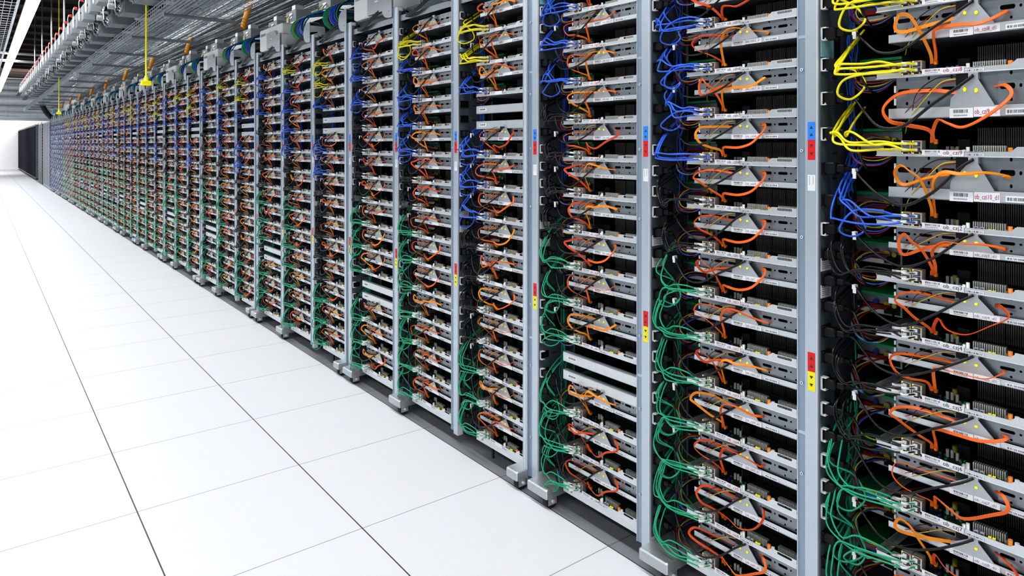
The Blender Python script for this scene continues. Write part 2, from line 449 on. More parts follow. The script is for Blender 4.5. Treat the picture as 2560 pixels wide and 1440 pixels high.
for a, b in ((.335, .385), (.390, .428), (.434, .470), (.476, .503)):
    m.box(a, b, .085, .20, -.003, .056, 'fin_dark')
    s = a
    while s < b - .002: m.box(s, s + .0014, .078, .086, .0, .056, 'fin_dark'); s += .0042
m.box(.333, .503, .074, .082, .004, .009, 'plastic_black')
P['heat_sink'] = m
m = MB(); m.cyl((.4165, .012, -.003), 'z', .0045, .015, 'cap_orange', 10); P['orange_capacitor'] = m
m = MB(); m.cyl((.4285, .012, -.003), 'z', .0045, .013, 'cap_white', 10); m.cyl((.338, .010, -.003), 'z', .0038, .016, 'cap_white', 10); m.cyl((.330, .012, -.003), 'z', .0035, .010, 'cap_white', 10); P['white_capacitor'] = m
m = MB()
for s in (.377, .385): m.box(s, s + .0055, .006, .011, -.001, .003, 'led_yellow')
P['indicator_lamp'] = m
m = MB(); m.box(.3515, .359, .004, .011, -.001, .006, 'fin_light'); m.box(.3525, .358, .0034, .004, .0, .005, 'blue_plastic'); m.box(.363, .370, .004, .011, -.001, .006, 'fin_light'); m.box(.364, .369, .0034, .004, .0, .005, 'ink'); P['jack'] = m
def asset_label(seed):
    m = MB(); m.box(.249, .292, -.0025, -.0008, -.0065, .0065, 'label_white'); bars(m, .256, .286, .0, .0045, seed)
    for i in range(9): m.box(.2565 + i * .003, .2583 + i * .003, -.0029, -.0024, -.0038, -.0022, 'ink_grey')
    return m
P['asset_label'] = asset_label(5)
m = MB(); m.box(.291, .3345, -.0035, -.0012, -.0078, .0060, 'label_white'); P['name_label'] = m
m = MB(); m.box(.336, .372, -.0022, -.0008, -.0068, -.0012, 'label_white'); bars(m, .338, .37, -.0055, -.0025, 9, -.0026); P['serial_label'] = m
# drive tray parts (z=0 is the bottom edge of the drive tray)
Q = {}
m = MB()
m.box(.175, .505, 0, .0015, 0, .015, 'tray_steel'); m.box(.175, .505, -.001, .30, 0, .0012, 'plate_steel')
def plate(m, a, b, d):
    s = a
    while s < b - .01:
        e = min(s + .047, b)
        m.holecell(s, e, .048, .064, d, 0, .0026, 'plate_steel', N=16); m.holecell(s, e, .014, .030, d, 0, .0026, 'plate_steel', N=16)
        if e - s > .03:
            m.holecell(s, s + .034, .030, .048, d, .010, .0038, 'plate_steel'); m.holecell(s + .034, e, .030, .048, d, 0, .0026, 'plate_steel')
        else: m.box(s, e, d, d + .001, .030, .048, 'plate_steel')
        s = e
plate(m, .187, .352, .014); plate(m, .395, .505, .010)
m.box(.352, .395, .014, .015, .014, .064, 'plate_steel')
m.box(.183, .187, .010, .016, .020, .030, 'bracket_white'); m.box(.183, .187, .010, .016, .038, .048, 'bracket_white')
Q['perforated_plate'] = m
m = MB(); m.box(.19, .345, .022, .17, .004, .060, 'black_void'); m.box(.355, .50, .022, .17, .004, .060, 'black_void'); Q['disk_drive'] = m  # drive boxes kept black so the plate's holes look dark
m = MB(); m.prism([(.306, .013), (.392, .013), (.390, .017), (.361, .050), (.361, .066), (.342, .066), (.342, .050), (.308, .026)], -.001, .0006, 'bracket_steel')
m.box(.342, .364, .0006, .014, .060, .062, 'bracket_steel'); m.box(.345, .361, .0, .012, .050, .058, 'bracket_steel')
Q['corner_bracket'] = m
m = MB()
for s, z in ((.336, .037), (.358, .035)): m.cyl((s, -.004, z), 'd', .0032, .003, 'led_yellow', 8)  # rivets are no lamps; their yellow carries a slight added glow
Q['rivet'] = m
m = MB(); m.box(.306, .352, -.0022, -.0008, -.0005, .0125, 'label_white'); bars(m, .314, .342, .006, .0105, 12)
for i in range(9): m.box(.3145 + i * .003, .3163 + i * .003, -.0027, -.0021, .002, .0035, 'ink_grey')
Q['asset_label'] = m
m = MB(); m.box(.3535, .402, -.0028, -.0008, .0005, .0130, 'label_white'); Q['name_label'] = m
m = MB(); m.box(.412, .452, -.0022, -.0008, .002, .010, 'label_white'); bars(m, .415, .449, .004, .008, 15, -.0026); Q['serial_label'] = m
m = MB(); m.box(.318, .340, -.0005, .016, .042, .058, 'plastic_black'); Q['drive_connector'] = m
m = MB(); m.tube([(.32, .004, .052), (.29, -.004, .048), (.255, -.006, .025), (.22, .004, .0), (.2, .03, -.02)], .0010, 'wire_yellow', 6)
m.tube([(.32, .004, .055), (.28, -.004, .054), (.24, -.006, .035), (.225, .004, .005), (.21, .03, -.02)], .0009, 'net_black', 6)
m.tube([(.32, .004, .050), (.28, -.002, .044), (.235, -.004, .022), (.205, .004, .004), (.19, .03, -.01)], .0007, 'wire_red', 6)
Q['thin_wires'] = m
PM = {n: v.mesh(n) for n, v in P.items()}; QM = {n: v.mesh(n) for n, v in Q.items()}
sled_all = MB(); drive_all = MB()
for v in P.values(): sled_all.add(v)
for v in Q.values(): drive_all.add(v)
sled_me = sled_all.mesh('server_tray'); drive_me = drive_all.mesh('drive_tray')
_txt = {}
def text_mesh(t, s0, z0, h, d, m):
    key = (t, s0, z0)
    if key in _txt: return _txt[key]
    cu = bpy.data.curves.new('lettering', 'FONT'); cu.body = t; cu.size = h; cu.resolution_u = 2
    ob = bpy.data.objects.new('lettering', cu); COL.objects.link(ob); bpy.context.view_layer.update()
    me = bpy.data.meshes.new_from_object(ob.evaluated_get(bpy.context.evaluated_depsgraph_get()))
    bpy.data.objects.remove(ob)
    for v in me.vertices: x, y, _ = v.co; v.co = (d, -(s0 + x), z0 + y)
    me.materials.clear(); me.materials.append(MATS[m]); _txt[key] = me
    return me
# power supply
U = {}
m = MB(); m.box(.015, .135, .17, .32, .002, .052, 'plate_steel'); m.box(.02, .13, .169, .17, .006, .03, 'black_void'); m.box(.022, .09, .168, .1695, .004, .015, 'label_white'); U['case'] = m
m = MB(); m.box(.012, .14, .155, .30, .053, .060, 'pcb_green'); U['green_board'] = m
m = MB(); m.cyl((.10, .162, .032), 'd', .008, .01, 'wire_yellow', 12); m.cyl((.118, .162, .03), 'd', .006, .01, 'wire_yellow', 12); m.cyl((.07, .163, .034), 'd', .007, .008, 'blue_plastic', 12); U['coil'] = m
m = MB(); m.box(.04, .10, .160, .168, .018, .028, 'wire_red'); U['red_socket'] = m
UM = {n: v.mesh(n) for n, v in U.items()}
W = []
for q in range(5):
    r = random.Random(40 + q); o = []
    for c in ('wire_red', 'wire_red', 'wire_yellow', 'net_blue', 'net_black'):
        a, b = r.uniform(-.01, .012), r.uniform(-.02, .012)
        m = MB(); m.tube([(.11, .16, .03), (.075 + a, .11, .035 + b), (.06 + a, .07, .012 + b), (.085, .05 + a, -.018 + b), (.13, .055, -.022 + b), (.175, .07, .0), (.21, .12, .01)], .0017, c, 6)
        o.append(m.mesh('wire'))
    W.append(o)
# ---------------------------------------------------------------- cables
def jit(r, p, a): return (p[0] + r.uniform(-a, a), p[1] + r.uniform(-a, a) * .6, p[2] + r.uniform(-a, a))
def path_a(r):
    t = r.random(); w = r.uniform(-.012, .016); u = r.uniform(-.014, .012)
    if t < .55: p = [(.262, .022, .012), (.260, .014, .030), (.238, -.006, .050 + u * .4), (.205 + w, -.02, .066 + u), (.184 + w, -.022, .084 + u * .5), (.200 + w, -.014, .104), (.245, -.006, .106 + u * .3), (.290, .002, .100), (.320, .006, .098)]
    elif t < .8: p = [(.262, .022, .012), (.262, .008, .040), (.252, -.016, .078), (.232, -.024, .102 + u * .5), (.205 + w, -.024, .108), (.194 + w, -.018, .092), (.216, -.012, .078 + u), (.265, -.006, .086), (.318, .006, .096)]
    else: p = [(.262, .022, .012), (.257, .012, .034), (.225, -.012, .040 + u), (.188 + w, -.024, .052), (.176 + w, -.02, .076), (.205, -.01, .093 + u * .4), (.265, .0, .098), (.320, .006, .096)]
    return [p[0]] + [jit(r, q, .004) for q in p[1:-1]] + [p[-1]]
def path_b(r):
    t = r.random(); u = r.uniform(-.01, .008); w = r.uniform(-.01, .015)
    if t < .5: p = [(.268, .022, .012), (.270, .010, .040), (.276, -.012, .078), (.298, -.022, .104 + u), (.335, -.022, .108 + u), (.378, -.014, .102), (.406 + w, .0, .094), (.398, .016, .090)]
    elif t < .75: p = [(.268, .022, .012), (.270, .010, .034), (.284, -.010, .050 + u), (.310, -.022, .044), (.345, -.026, .040), (.388, -.022, .058 + u), (.418 + w, -.012, .084), (.408, .002, .104), (.388, .014, .104)]
    else: p = [(.268, .022, .012), (.270, .012, .036), (.276, -.008, .066 + u), (.292, -.016, .078), (.330, -.018, .076 + u), (.375, -.014, .082), (.410 + w, -.004, .098), (.400, .016, .100)]
    return [p[0]] + [jit(r, q, .004) for q in p[1:-1]] + [p[-1]]
ORC = ['orange_a', 'orange_b', 'orange_c']
VA, VB = {}, {}
for c in ORC:
    VA[c] = []; VB[c] = []
    for q in range(9):
        r = random.Random(100 + q + 31 * ORC.index(c)); VA[c].append(MB().ribbon(path_a(r), .0035, .0009, c, 6, r.uniform(-2.4, 2.4)).mesh('flat_cable'))
        VB[c].append(MB().ribbon(path_b(r), .0035, .0009, c, 6, r.uniform(-2.4, 2.4)).mesh('flat_cable'))
m = MB(); m.box(.2575, .2655, .016, .028, -.003, .016, 'plastic_black'); m.box(.2585, .2645, .018, .026, .014, .026, 'orange_a'); ca_me = m.mesh('connector')
m = MB(); m.box(.266, .2735, .016, .028, -.003, .014, 'plastic_black'); m.box(.267, .2725, .018, .026, .012, .022, 'orange_b'); cb_me = m.mesh('connector')
NETC = {'Y': 'net_yellow', 'B': 'net_blue', 'G': 'net_green', 'K': 'net_black'}
NETN = {'Y': 'yellow', 'B': 'blue', 'G': 'green', 'K': 'black'}
PORTS = [(.2125, .0195), (.2125, .0055), (.236, .0195), (.236, .0055)]
PN = ['upper left', 'lower left', 'upper right', 'lower right']
def net_path(r, i, c):
    s, z = PORTS[i]; o = .004 * i
    a = r.uniform(-.020, .022); b = r.uniform(-.010, .010)
    tail = {'Y': [(.058, -.004, .045), (.05, .05, .08), (.05, .11, .12)], 'B': [(.055, -.002, .055), (.048, .05, .10), (.05, .11, .14)],
            'G': [(.045, -.006, .060), (.040, .03, .105), (.045, .09, .15)], 'K': [(.045, .0, .055), (.05, .06, .09), (.05, .12, .12)]}[c]
    p = [(s, -.003, z), (s - .014, -.020 - o, z + .001), (s - .045, -.032 - o, z + .004 + b), (s - .095 + a, -.040 - o + b, z + .002 + b)]
    if c != 'K' and r.random() < .22: p += [(.090 + a, -.040, z - .016), (.076 + a, -.036, -.034 + b), (.100 + a, -.016, -.046 + b), (.118, .006, -.020), (.085, .020, .020)]
    elif c in 'YB':
        if r.random() < .6: p += [(.070 + a, -.034, z + .006 + b), (.055 + a, -.020, .022 + b * 2)]
        else: p += [(.085 + a, -.03, z + .028), (.062 + a, -.02, .048)]
    elif c == 'G': p += [(.085 + a, -.034, .006 + z * .4), (.052 + a, -.022, .026 + b * 2)]
    else: p += [(.090 + a, -.026, -.008 + z * .3 + b), (.06 + a, -.010, .010 + b * 2)]
    return p + [(q[0] + a, q[1] + b, q[2] + b * 2) for q in tail]
NV = {}; PV = []
for c in NETC:
    for i in range(4):
        NV[c, i] = [MB().tube(net_path(random.Random(900 + 13 * q + i + ord(c)), i, c), {'Y': .0030, 'B': .0025, 'G': .0022, 'K': .0021}[c], NETC[c], 7, 5).mesh('jacket') for q in range(12)]
for i in range(4):
    s, z = PORTS[i]; o = .004 * i
    m = MB(); m.tube([(s, -.001, z), (s - .004, -.009, z), (s - .012, -.018 - o, z + .001), (s - .020, -.023 - o, z + .002)], .0031, 'clear_plug', 6, 3)
    m.box(s - .004, s + .004, -.006, .002, z - .003, z + .004, 'clear_plug'); PV.append(m.mesh('plug'))
PV2 = MB()
def cord_front(r):
    a = r.uniform(-.015, .012); b = r.uniform(-.012, .01)
    return [(.068, .028, .098), (.088, .018, .094), (.12, -.004, .078 + a * .5), (.165, -.024, .056 + a), (.22, -.030, .050 + a + b), (.28, -.026, .072 + b), (.33, -.016, .106), (.353, -.004, .122)]
def cord_back(r):
    a = r.uniform(-.01, .012); b = r.uniform(-.012, .012)
    return [(.068, .028, .032), (.086, .016, .028), (.105, .0, .010 + a), (.115 + b, .004, -.020 + a), (.125 + b, .035, -.034), (.135, .09, -.022), (.12, .16, .02)]
CF = [MB().tube(cord_front(random.Random(200 + q)), .0030, 'net_black', 8, 5).mesh('cord') for q in range(8)]
CBK = [MB().tube(cord_back(random.Random(300 + q)), .0030, 'net_black', 8, 5).mesh('cord') for q in range(8)]
def plug_mb(z):
    m = MB(); m.bbox(.006, .038, .013, .040, z - .0125, z + .0135, 'plastic_black', .003); m.bbox(.038, .058, .019, .037, z - .007, z + .009, 'plastic_black', .002); m.cyl((.056, .028, z), 's', .0052, .014, 'plastic_black', 8)
    m.cyl((.060, .028, z), 's', .0062, .002, 'plastic_black', 8); m.cyl((.065, .028, z), 's', .0058, .002, 'plastic_black', 8); return m
plug1 = plug_mb(.098).mesh('power_plug'); plug2 = plug_mb(.032).mesh('power_plug')
m = MB(); m.box(.083, .091, .010, .024, .089, .100, 'tag_white'); m.box(.086, .094, .008, .010, .080, .094, 'tag_white'); tag_me = m.mesh('cord_tag')
# outlets of the power strip
m = MB(); m.box(.003, .008, .006, .010, -.016, .018, 'bracket_white'); m.box(.003, .019, .006, .022, .0155, .018, 'bracket_white'); m.box(.003, .017, .006, .022, -.016, -.0135, 'bracket_white'); m.box(.015, .017, .006, .010, -.0135, -.010, 'bracket_white')
m.box(.004, .0075, .012, .05, -.012, .014, 'plastic_black'); out_w = m.mesh('outlet')
m2 = MB(); m2.box(.004, .009, .010, .052, -.014, .016, 'plastic_black'); m2.box(.004, .013, .008, .044, .013, .016, 'plastic_black'); m2.box(.004, .013, .008, .044, -.014, -.011, 'plastic_black'); out_b = m2.mesh('outlet')
m = MB(); m.box(.0045, .006, .006, .056, -.017, .017, 'label_white')
for i in range(5): m.box(.0058, .0064, .012, .048, -.011 + i * .005, -.0095 + i * .005, 'ink_grey')
rating_me = m.mesh('rating_label')
m = MB(); m.box(.0045, .006, .006, .070, -.026, .026, 'label_blue'); blue_me = m.mesh('blue_label')
body_me = MB().box(0, .0045, .004, .060, BOT - TOP + .05, -.02, 'panel_mid').mesh('strip_body')
def is_black(k, r):
    if k == 0: return .02 < r < .07 or .125 < r < .285 or r > .445
    return -.15 < r < -.005 or .125 < r < .285 or r > .43
HZ = lambda d_, z: 0
far_tray, far_drive, far_org, far_net, far_cord, far_out = MB(), MB(), MB(), MB(), MB(), MB()
def low_tube(mb, pts, r, m, ds, dz, ribbon=False):
    t = MB()
    if ribbon: t.ribbon(pts, .0042, .0012, m, 2)
    else: t.tube(pts, r, m, 4, 2)
    mb.add(t, ds, 0, dz)
low_sled = MB(); low_sled.box(.146, .505, 0, .25, -.0085, .003, 'tray_steel').box(.249, .3345, -.003, 0, -.007, .0065, 'label_white').box(.2035, .2475, -.001, .02, 0, .0275, 'port_metal').box(.335, .503, .08, .2, 0, .056, 'fin_dark').box(.345, .503, .018, .03, .003, .014, 'fin_light').box(.377, .39, .004, .01, 0, .004, 'led_yellow').box(.412, .421, .008, .016, 0, .013, 'cap_orange')
low_sled.box(.2, .23, -.03, -.001, .003, .022, 'clear_plug')
low_drive = MB(); low_drive.box(.175, .505, 0, .2, 0, .015, 'plate_steel').box(.187, .505, .014, .2, .015, .064, 'plate_steel').box(.31, .40, -.003, 0, 0, .0125, 'label_white').prism([(.306, .013), (.400, .013), (.364, .050), (.342, .050), (.308, .026)], -.001, .0006, 'bracket_steel')
n_o = n_n = n_c = n_s = 0
blank_m = MB(); blank_m.box(.146, .505, 0, .003, -.017, .017, 'tray_steel').box(.146, .505, 0, .02, .015, .017, 'tray_steel').box(.146, .505, 0, .02, -.017, -.015, 'tray_steel'); blank_me = blank_m.mesh('face_plate')
m = MB(); m.box(.17, .22, -.001, 0, -.006, .007, 'label_white'); bars(m, .176, .214, -.002, .004, 21, -.0014); blab = m.mesh('asset_label')
for k in range(NR):
    yk = ypost(k); L = rack_levels(k); rn = rackn(k)
    xl = 3734. / ((yk - .30) * math.cos(YAW) + X0 * math.sin(YAW))
    seen = 0; far = k >= 21; prevr = -.283
    ost = None
    if k < 32:
        ost = empty('power_strip', (X0, yk, TOP), 'grey vertical power strip with outlets along left side of ' + rn, 'power strip', 'power strips inside the racks')
        put('strip_body', body_me, ost)
        if k < 12:
            for rz_ in (.140, .172): put('rating_label', rating_me, ost, (0, 0, zr(rz_ + .004) - TOP))
            put('blue_label', blue_me, ost, (0, 0, zr(-.116 if k == 0 else -.262 if k < 3 else -.205) - TOP))
    for i, (rM, rD, rT, kind) in enumerate(L):
        z = zr(rM); sc_z = (rM - rT) * RU / .1332; cy = 360 + xl * rM
        if cy > 1720 or cy < -260: continue
        vis = -8 < cy < 1452
        if vis: seen += 1
        place = (ordn(seen) + ' tray down') if vis else ('tray past picture top' if cy < 0 else 'tray past picture bottom')
        if not vis and abs(cy - 720) > 830: place = place.replace('tray', 'tray well')
        dloc = (X0, yk, z)
        # outlets, two per tray
        for q in (.098 * sc_z, .032 * sc_z):
            if far and k >= 32: continue
            r_ = (H - z - q) / RU; bl = is_black(k, r_)
            if k < 6: put('outlet', out_b if bl else out_w, ost, (0, 0, z + q - TOP), label='black outlet surround' if bl else 'white outlet surround')
            elif k < 32: far_out_k = None
        if 6 <= k < 32:
            for q in (.098, .032):
                far_out.add(m2 if is_black(k, (H - z - q) / RU) else MB().box(.004, .012, .006, .012, -.015, .017, 'bracket_white').box(.004, .022, .006, .040, .014, .017, 'bracket_white').box(.004, .020, .006, .040, -.015, -.012, 'bracket_white').box(.004, .04, .014, .04, -.01, .012, 'plastic_black'), -yk, 0, z + q)
        if kind == 'blank':
            for q, w in ((.066, 'upper'), (.0, 'lower')):
                if k < 18:
                    o = empty('blanking_cover', (X0, yk, z + q), '%s of two plain grey blanking bars in the gap of %s' % (w, rn), 'blanking panel', 'blanking bars across empty slots')
                    put('face_plate', blank_me, o); put('asset_label', blab, o)
                else: far_tray.add(blank_m, -yk, 0, z + q)
            continue
        c = colour(k, i)
        rr = random.Random(k * 101 + i)
        if far:
            far_tray.add(low_sled, -yk, 0, z); far_drive.add(low_drive, -yk, 0, zr(rD))
        else:
            nm = (NAMES0, NAMES1, NAMES2)[k][i] if k < 3 else None
            nmd = NAMES0D[i] if k == 0 else (nm + '_d1' if nm else None)
            if k < 6:
                ls = ('galvanized server tray marked %s, %s in %s' % (nm, place, rn)) if nm else ('galvanized server tray with %s network cables, %s in %s' % (NETN[c], place, rn))
                o = empty('server_tray', dloc, ls, 'server tray', 'server trays with exposed boards')
                for n, me in PM.items(): 
                    ch = put(n, me, o)
                    if n == 'name_label' and nm:
                        put('lettering', text_mesh(nm, .2930, -.0038, .0125, -.0039, 'ink_red' if (k == 0 and i < 3) or (k == 1 and i > 6) or k == 2 else 'ink'), ch)
                        if k == 0: ch['label'] = 'white label reading ' + nm
                o2 = empty('drive_tray', (X0, yk, zr(rD)), 'perforated grey drive tray over %s in %s' % (place, rn), 'drive tray', 'perforated drive trays', sz=((rD - rT) * RU - .006) / .0605)
                for n, me in QM.items():
                    ch = put(n, me, o2)
                    if n == 'name_label' and nmd: put('lettering', text_mesh(nmd, .3545, .0040, .0092, -.0032, 'ink_red' if (k == 0 and i < 4) else 'ink_grey'), ch)
            else:
                tag(put('server_tray', sled_me, None, dloc), 'small galvanized server tray with %s cables, %s in %s' % (NETN[c], place, rn), 'server tray', 'server trays with exposed boards')
                tag(put('drive_tray', drive_me, None, (X0, yk, zr(rD))), 'perforated grey drive tray over %s in %s' % (place, rn), 'drive tray', 'perforated drive trays')
        if k < 5:
            o = empty('power_supply', dloc, 'steel power supply left behind %s in %s' % (place, rn), 'power supply', 'power supplies behind the trays')
            for n, me in UM.items(): put(n, me, o)
            for me in W[rr.randrange(5)]: put('wire', me, o)
        ca = rr.choice(ORC if k % 3 else ['orange_a', 'orange_a', 'orange_b']); cbn = rr.choice(ORC + ['orange_a'])
        ia, ib = rr.randrange(9), rr.randrange(9)
        if k < 10:
            for w, col, me, con in (('looping left', ca, VA[ca][ia], ca_me), ('arching right', cbn, VB[cbn][ib], cb_me)):
                lab = '%s flat cable %s over %s in %s' % ({'orange_a': 'orange', 'orange_b': 'amber-orange', 'orange_c': 'red-orange'}[col], w, place, rn)
                if k < 6:
                    o = empty('data_cable', dloc, lab, 'cable', 'orange flat cables between boards and drives', sz=sc_z); put('flat_cable', me, o); put('connector', con, o)
                else: tag(put('data_cable', me, None, dloc), lab, 'cable', 'orange flat cables between boards and drives')
        else:
            if k < 36 and rr.random() < .8: low_tube(far_org, path_a(rr), 0, ca, -yk, z, True)
            if k < 36 and rr.random() < .55: low_tube(far_org, path_b(rr), 0, cbn, -yk, z, True)
        if c == '-': continue
        skipn = rr.random()
        for p in range(4):
            if k < 6:
                lab = '%s network cable, %s port of %s, %s' % (NETN[c], PN[p], place, rn)
                o = empty('network_cable', dloc, lab, 'cable', 'network cables plugged into the trays')
                put('jacket', NV[c, p][rr.randrange(12)], o); put('plug', PV[p], o, label='clear plastic plug')
            elif p < 4:
                low_tube(far_net, net_path(rr, p, c), .0024, NETC[c], -yk, z)
        cfi, cbi = rr.randrange(8), rr.randrange(8)
        if k < 10:
            for w, me, pl, ii in (('sagging across over', CF[cfi], plug1, 0), ('hooking back behind', CBK[cbi], plug2, 1)):
                lab = 'black power cord %s %s, %s' % (w, place, rn)
                o = empty('power_cable', dloc, lab, 'power cord', 'black power cords on the left of the trays', sz=sc_z)
                put('cord', me, o); put('power_plug', pl, o)
                if ii == 0 and rr.random() < .5 : put('cord_tag', tag_me, o, label='white paper tag')
        else: low_tube(far_cord, cord_front(rr), .0030, 'net_black', -yk, z)
    # cable trunks rising along the side panel
    if k < 10:
        for nm_, cc, za, zb, s0, d0 in (('green', 'net_green', zr(.58), zr(.33), .030, .10), ('blue', 'net_blue', zr(.09), zr(-.28), .022, .115), ('black', 'net_black', zr(.40), zr(-.1), .020, .135)):
            t = MB(); r = random.Random(k * 7 + len(nm_))
            for q in range(5):
                pts = []; n = 12
                for a in range(n + 1):
                    pts.append((s0 + .004 * q + r.uniform(-.009, .009), d0 + r.uniform(-.012, .012), za + (zb - za) * a / n + (q * .05 if a in (0, n) else 0)))
                t.tube(pts, .0019, cc, 6, 3)
            tag(put('cable_bundle', t, None, (X0, yk, 0)), 'loose %s cables climbing the left side inside %s' % (nm_, rn), 'cable bundle', 'cable bundles inside racks')
tag(put('server_tray', far_tray), 'many tiny server trays of the farthest racks down the aisle', 'server trays', kind='stuff')
tag(put('drive_tray', far_drive), 'many tiny drive trays of the farthest racks down the aisle', 'drive trays', kind='stuff')
tag(put('data_cable', far_org, None, (X0, 0, 0)), 'mass of tiny orange cables across the distant racks', 'cables', kind='stuff')
tag(put('network_cable', far_net, None, (X0, 0, 0)), 'mass of tiny blue, yellow, black and green network cables across distant racks', 'cables', kind='stuff')
tag(put('power_cable', far_cord, None, (X0, 0, 0)), 'mass of tiny black power cords across the distant racks', 'power cords', kind='stuff')
tag(put('power_outlet', far_out, None, (X0, 0, 0)), 'columns of tiny power outlets and plugs in the distant racks', 'outlets', kind='stuff')
for o in sc.objects:
    if o.type == 'MESH' and o.get('kind') == 'stuff' and o.name.startswith(('server_tray', 'drive_tray')): o.location = (X0, 0, 0)
# ---------------------------------------------------------------- on top of the racks
cord_top = []
for q in range(4):
    r = random.Random(q); m = MB()
    for n in range(7):
        a = r.uniform(-.012, .012)
        m.tube([(.035, .03, -.035 - .03 * (n % 2)), (.06, .012, -.038 - .02 * (n % 2)), (.12, -.004, -.060 + a), (.22, -.010, -.045 + a), (.33, -.006, -.006 + a), (.42, .012, .02 + a), (.47, .06, .03)], .0036, 'net_black', 7, 4)
    m.cyl((.006, .03, -.035), 's', .013, .034, 'plastic_black', 14); m.cyl((.006, .03, -.065), 's', .013, .034, 'plastic_black', 14)
    cord_top.append(m.mesh('cord_bundle'))
def arc_bundle(cols, s0, seed, rad=.0034, n=9):
    m = MB(); r = random.Random(seed)
    for q in range(n):
        a, b = r.uniform(-.016, .016), r.uniform(-.014, .014)
        c = cols[q % len(cols)]
        m.tube([(s0 - .10 + a, .50, .235 + b), (s0 - .06 + a, .32, .232 + b), (s0 - .02 + a, .17, .205 + b), (s0 + a, .05 + b, .150), (s0 + .004 + a, .012 + b, .085), (s0 + .02 + a, .03 + b, .03), (s0 + .05 + a, .10 + b, -.015)], rad, c, 7, 4)
    return m
arcs = [[arc_bundle(('net_green', 'net_green', 'net_green', 'wire_yellow'), .16, 1 + q).mesh('cable_bundle'), arc_bundle(('net_blue', 'net_blue', 'net_black', 'net_blue'), .24, 11 + q).mesh('cable_bundle'), arc_bundle(('net_black', 'net_green', 'net_blue'), .33, 21 + q).mesh('cable_bundle')] for q in range(3)]
m = MB(); m.bbox(.01, .50, .01, .34, .0, .165, 'cabinet_white', .008)
for i in range(6): m.box(.04 + i * .02, .05 + i * .02, .0085, .0102, .11, .13, 'ink_grey')
swb = m.mesh('housing')
m = MB(); m.prism([(.22, .0), (.43, .0), (.43, .085), (.40, .115), (.22, .115)], -.006, .009, 'bracket_steel'); m.box(.31, .345, -.0075, -.006, .06, .068, 'label_white'); swp = m.mesh('cover_plate')
for k in range(1, NR):
    yk = ypost(k); rn = rackn(k)
    if k < 32: tag(put('cord_bundle', cord_top[k % 4], None, (X0, yk, TOP)), 'thick black cords fanning from two round plugs atop ' + rn, 'cord bundle', 'black cord bundles at the rack tops')
    if k % 3 == 2:
        o = empty('switch_housing', (X0, yk, TOP + .001), 'white box with grey cover plate standing on top of ' + rn, 'switch box', 'white boxes on the rack tops'); put('housing', swb, o); put('cover_plate', swp, o)
    else:
        for q, nm_ in enumerate(('green and yellow', 'blue and black', 'mixed green, blue and black')):
            tag(put('cable_bundle', arcs[k % 3][q], None, (X0, yk, TOP)), '%s cable bundle arching down onto top of %s' % (nm_, rn), 'cable bundle', 'cable bundles arching onto the rack tops')
# ---------------------------------------------------------------- overhead services
def yz(d_): return d_
# sheet metal channel above the racks, with boxes on it
yb, ye = 1.0, 26.0
for n in range(9):
    a, b = .9 + n * 2.8, .9 + n * 2.8 + 2.76
    o = empty('cable_channel', (2.15, a, H + .99), 'grey sheet metal cable channel above racks, %s length from the camera' % ordn(n + 1), 'cable channel', 'lengths of the cable channel')
    m = MB(); m.box(-(b - a), 0, 0, .34, 0, .004, 'plate_steel').box(-(b - a), 0, 0, .004, 0, .07, 'bracket_white').box(-(b - a), 0, .336, .34, 0, .07, 'plate_steel'); put('channel_body', m, o)
    m = MB(); m.box(-(b - a), 0, .05, .16, -.045, -.001, 'panel_dark'); put('underside_duct', m, o)
n = 0; y = 1.6
bx = MB(); bx.bbox(-.12, .12, 0, .14, 0, .10, 'box_grey', .004); bx1 = bx.mesh('box_body')
bx = MB(); bx.box(-.03, .04, -.003, 0, .03, .075, 'label_white'); bx2 = bx.mesh('paper_label')
bx = MB(); bx.bbox(-.03, .05, .02, .10, .101, .15, 'zinc', .004); bx3 = bx.mesh('socket_cap')
bx = MB()
for q in range(4): bx.tube([(-.05 + q * .03, .0, .06), (-.06 + q * .035, -.03, .02), (-.04 + q * .03, -.02, -.03 - q * .01), (-.02 + q * .03, .02, -.02)], .003, ('net_black', 'wire_yellow', 'tag_white', 'net_black')[q], 6, 4)
bx4 = bx.mesh('loose_wires')
while y < 25:
    n += 1
    o = empty('junction_box', (2.16 + .05 * (n % 2), y, H + 1.065), 'grey junction box with paper label on the cable channel, %s from camera' % ordn(n), 'junction box', 'junction boxes on the cable channel')
    put('box_body', bx1, o); put('paper_label', bx2, o); put('socket_cap', bx3, o); put('loose_wires', bx4, o); y += .62
# orange sleeves
for n in range(9):
    D_ = 2178.5 * 2.0 / (1 / (.00148 + .0004 * n)); y = (D_ - 2.0 * .613) / .79
    m = MB(); m.tube([(0, -.05, -.0), (.006, -.01, .16), (.0, .05, .33)], .026, 'sleeve_orange', 12, 4)
    o = empty('conduit_sleeve', (2.0, y, H + 1.07), None, 'sleeve', 'orange sleeves hanging under the mesh tray'); o['label'] = 'orange sleeved conduit hanging under the mesh tray, %s from the camera' % ordn(n + 1)
    put('sleeve', m, o)
    m = MB()
    for q in range(6): m.tube([(.0, .045, .31), (.01 - .004 * q, .07, .36), (-.02 + .01 * q, .12, .37 + .006 * q), (-.04 + .01 * q, .2, .36)], .006, ('net_black', 'wire_yellow', 'sleeve_orange')[q % 3], 6, 3)
    put('loose_wires', m, o)
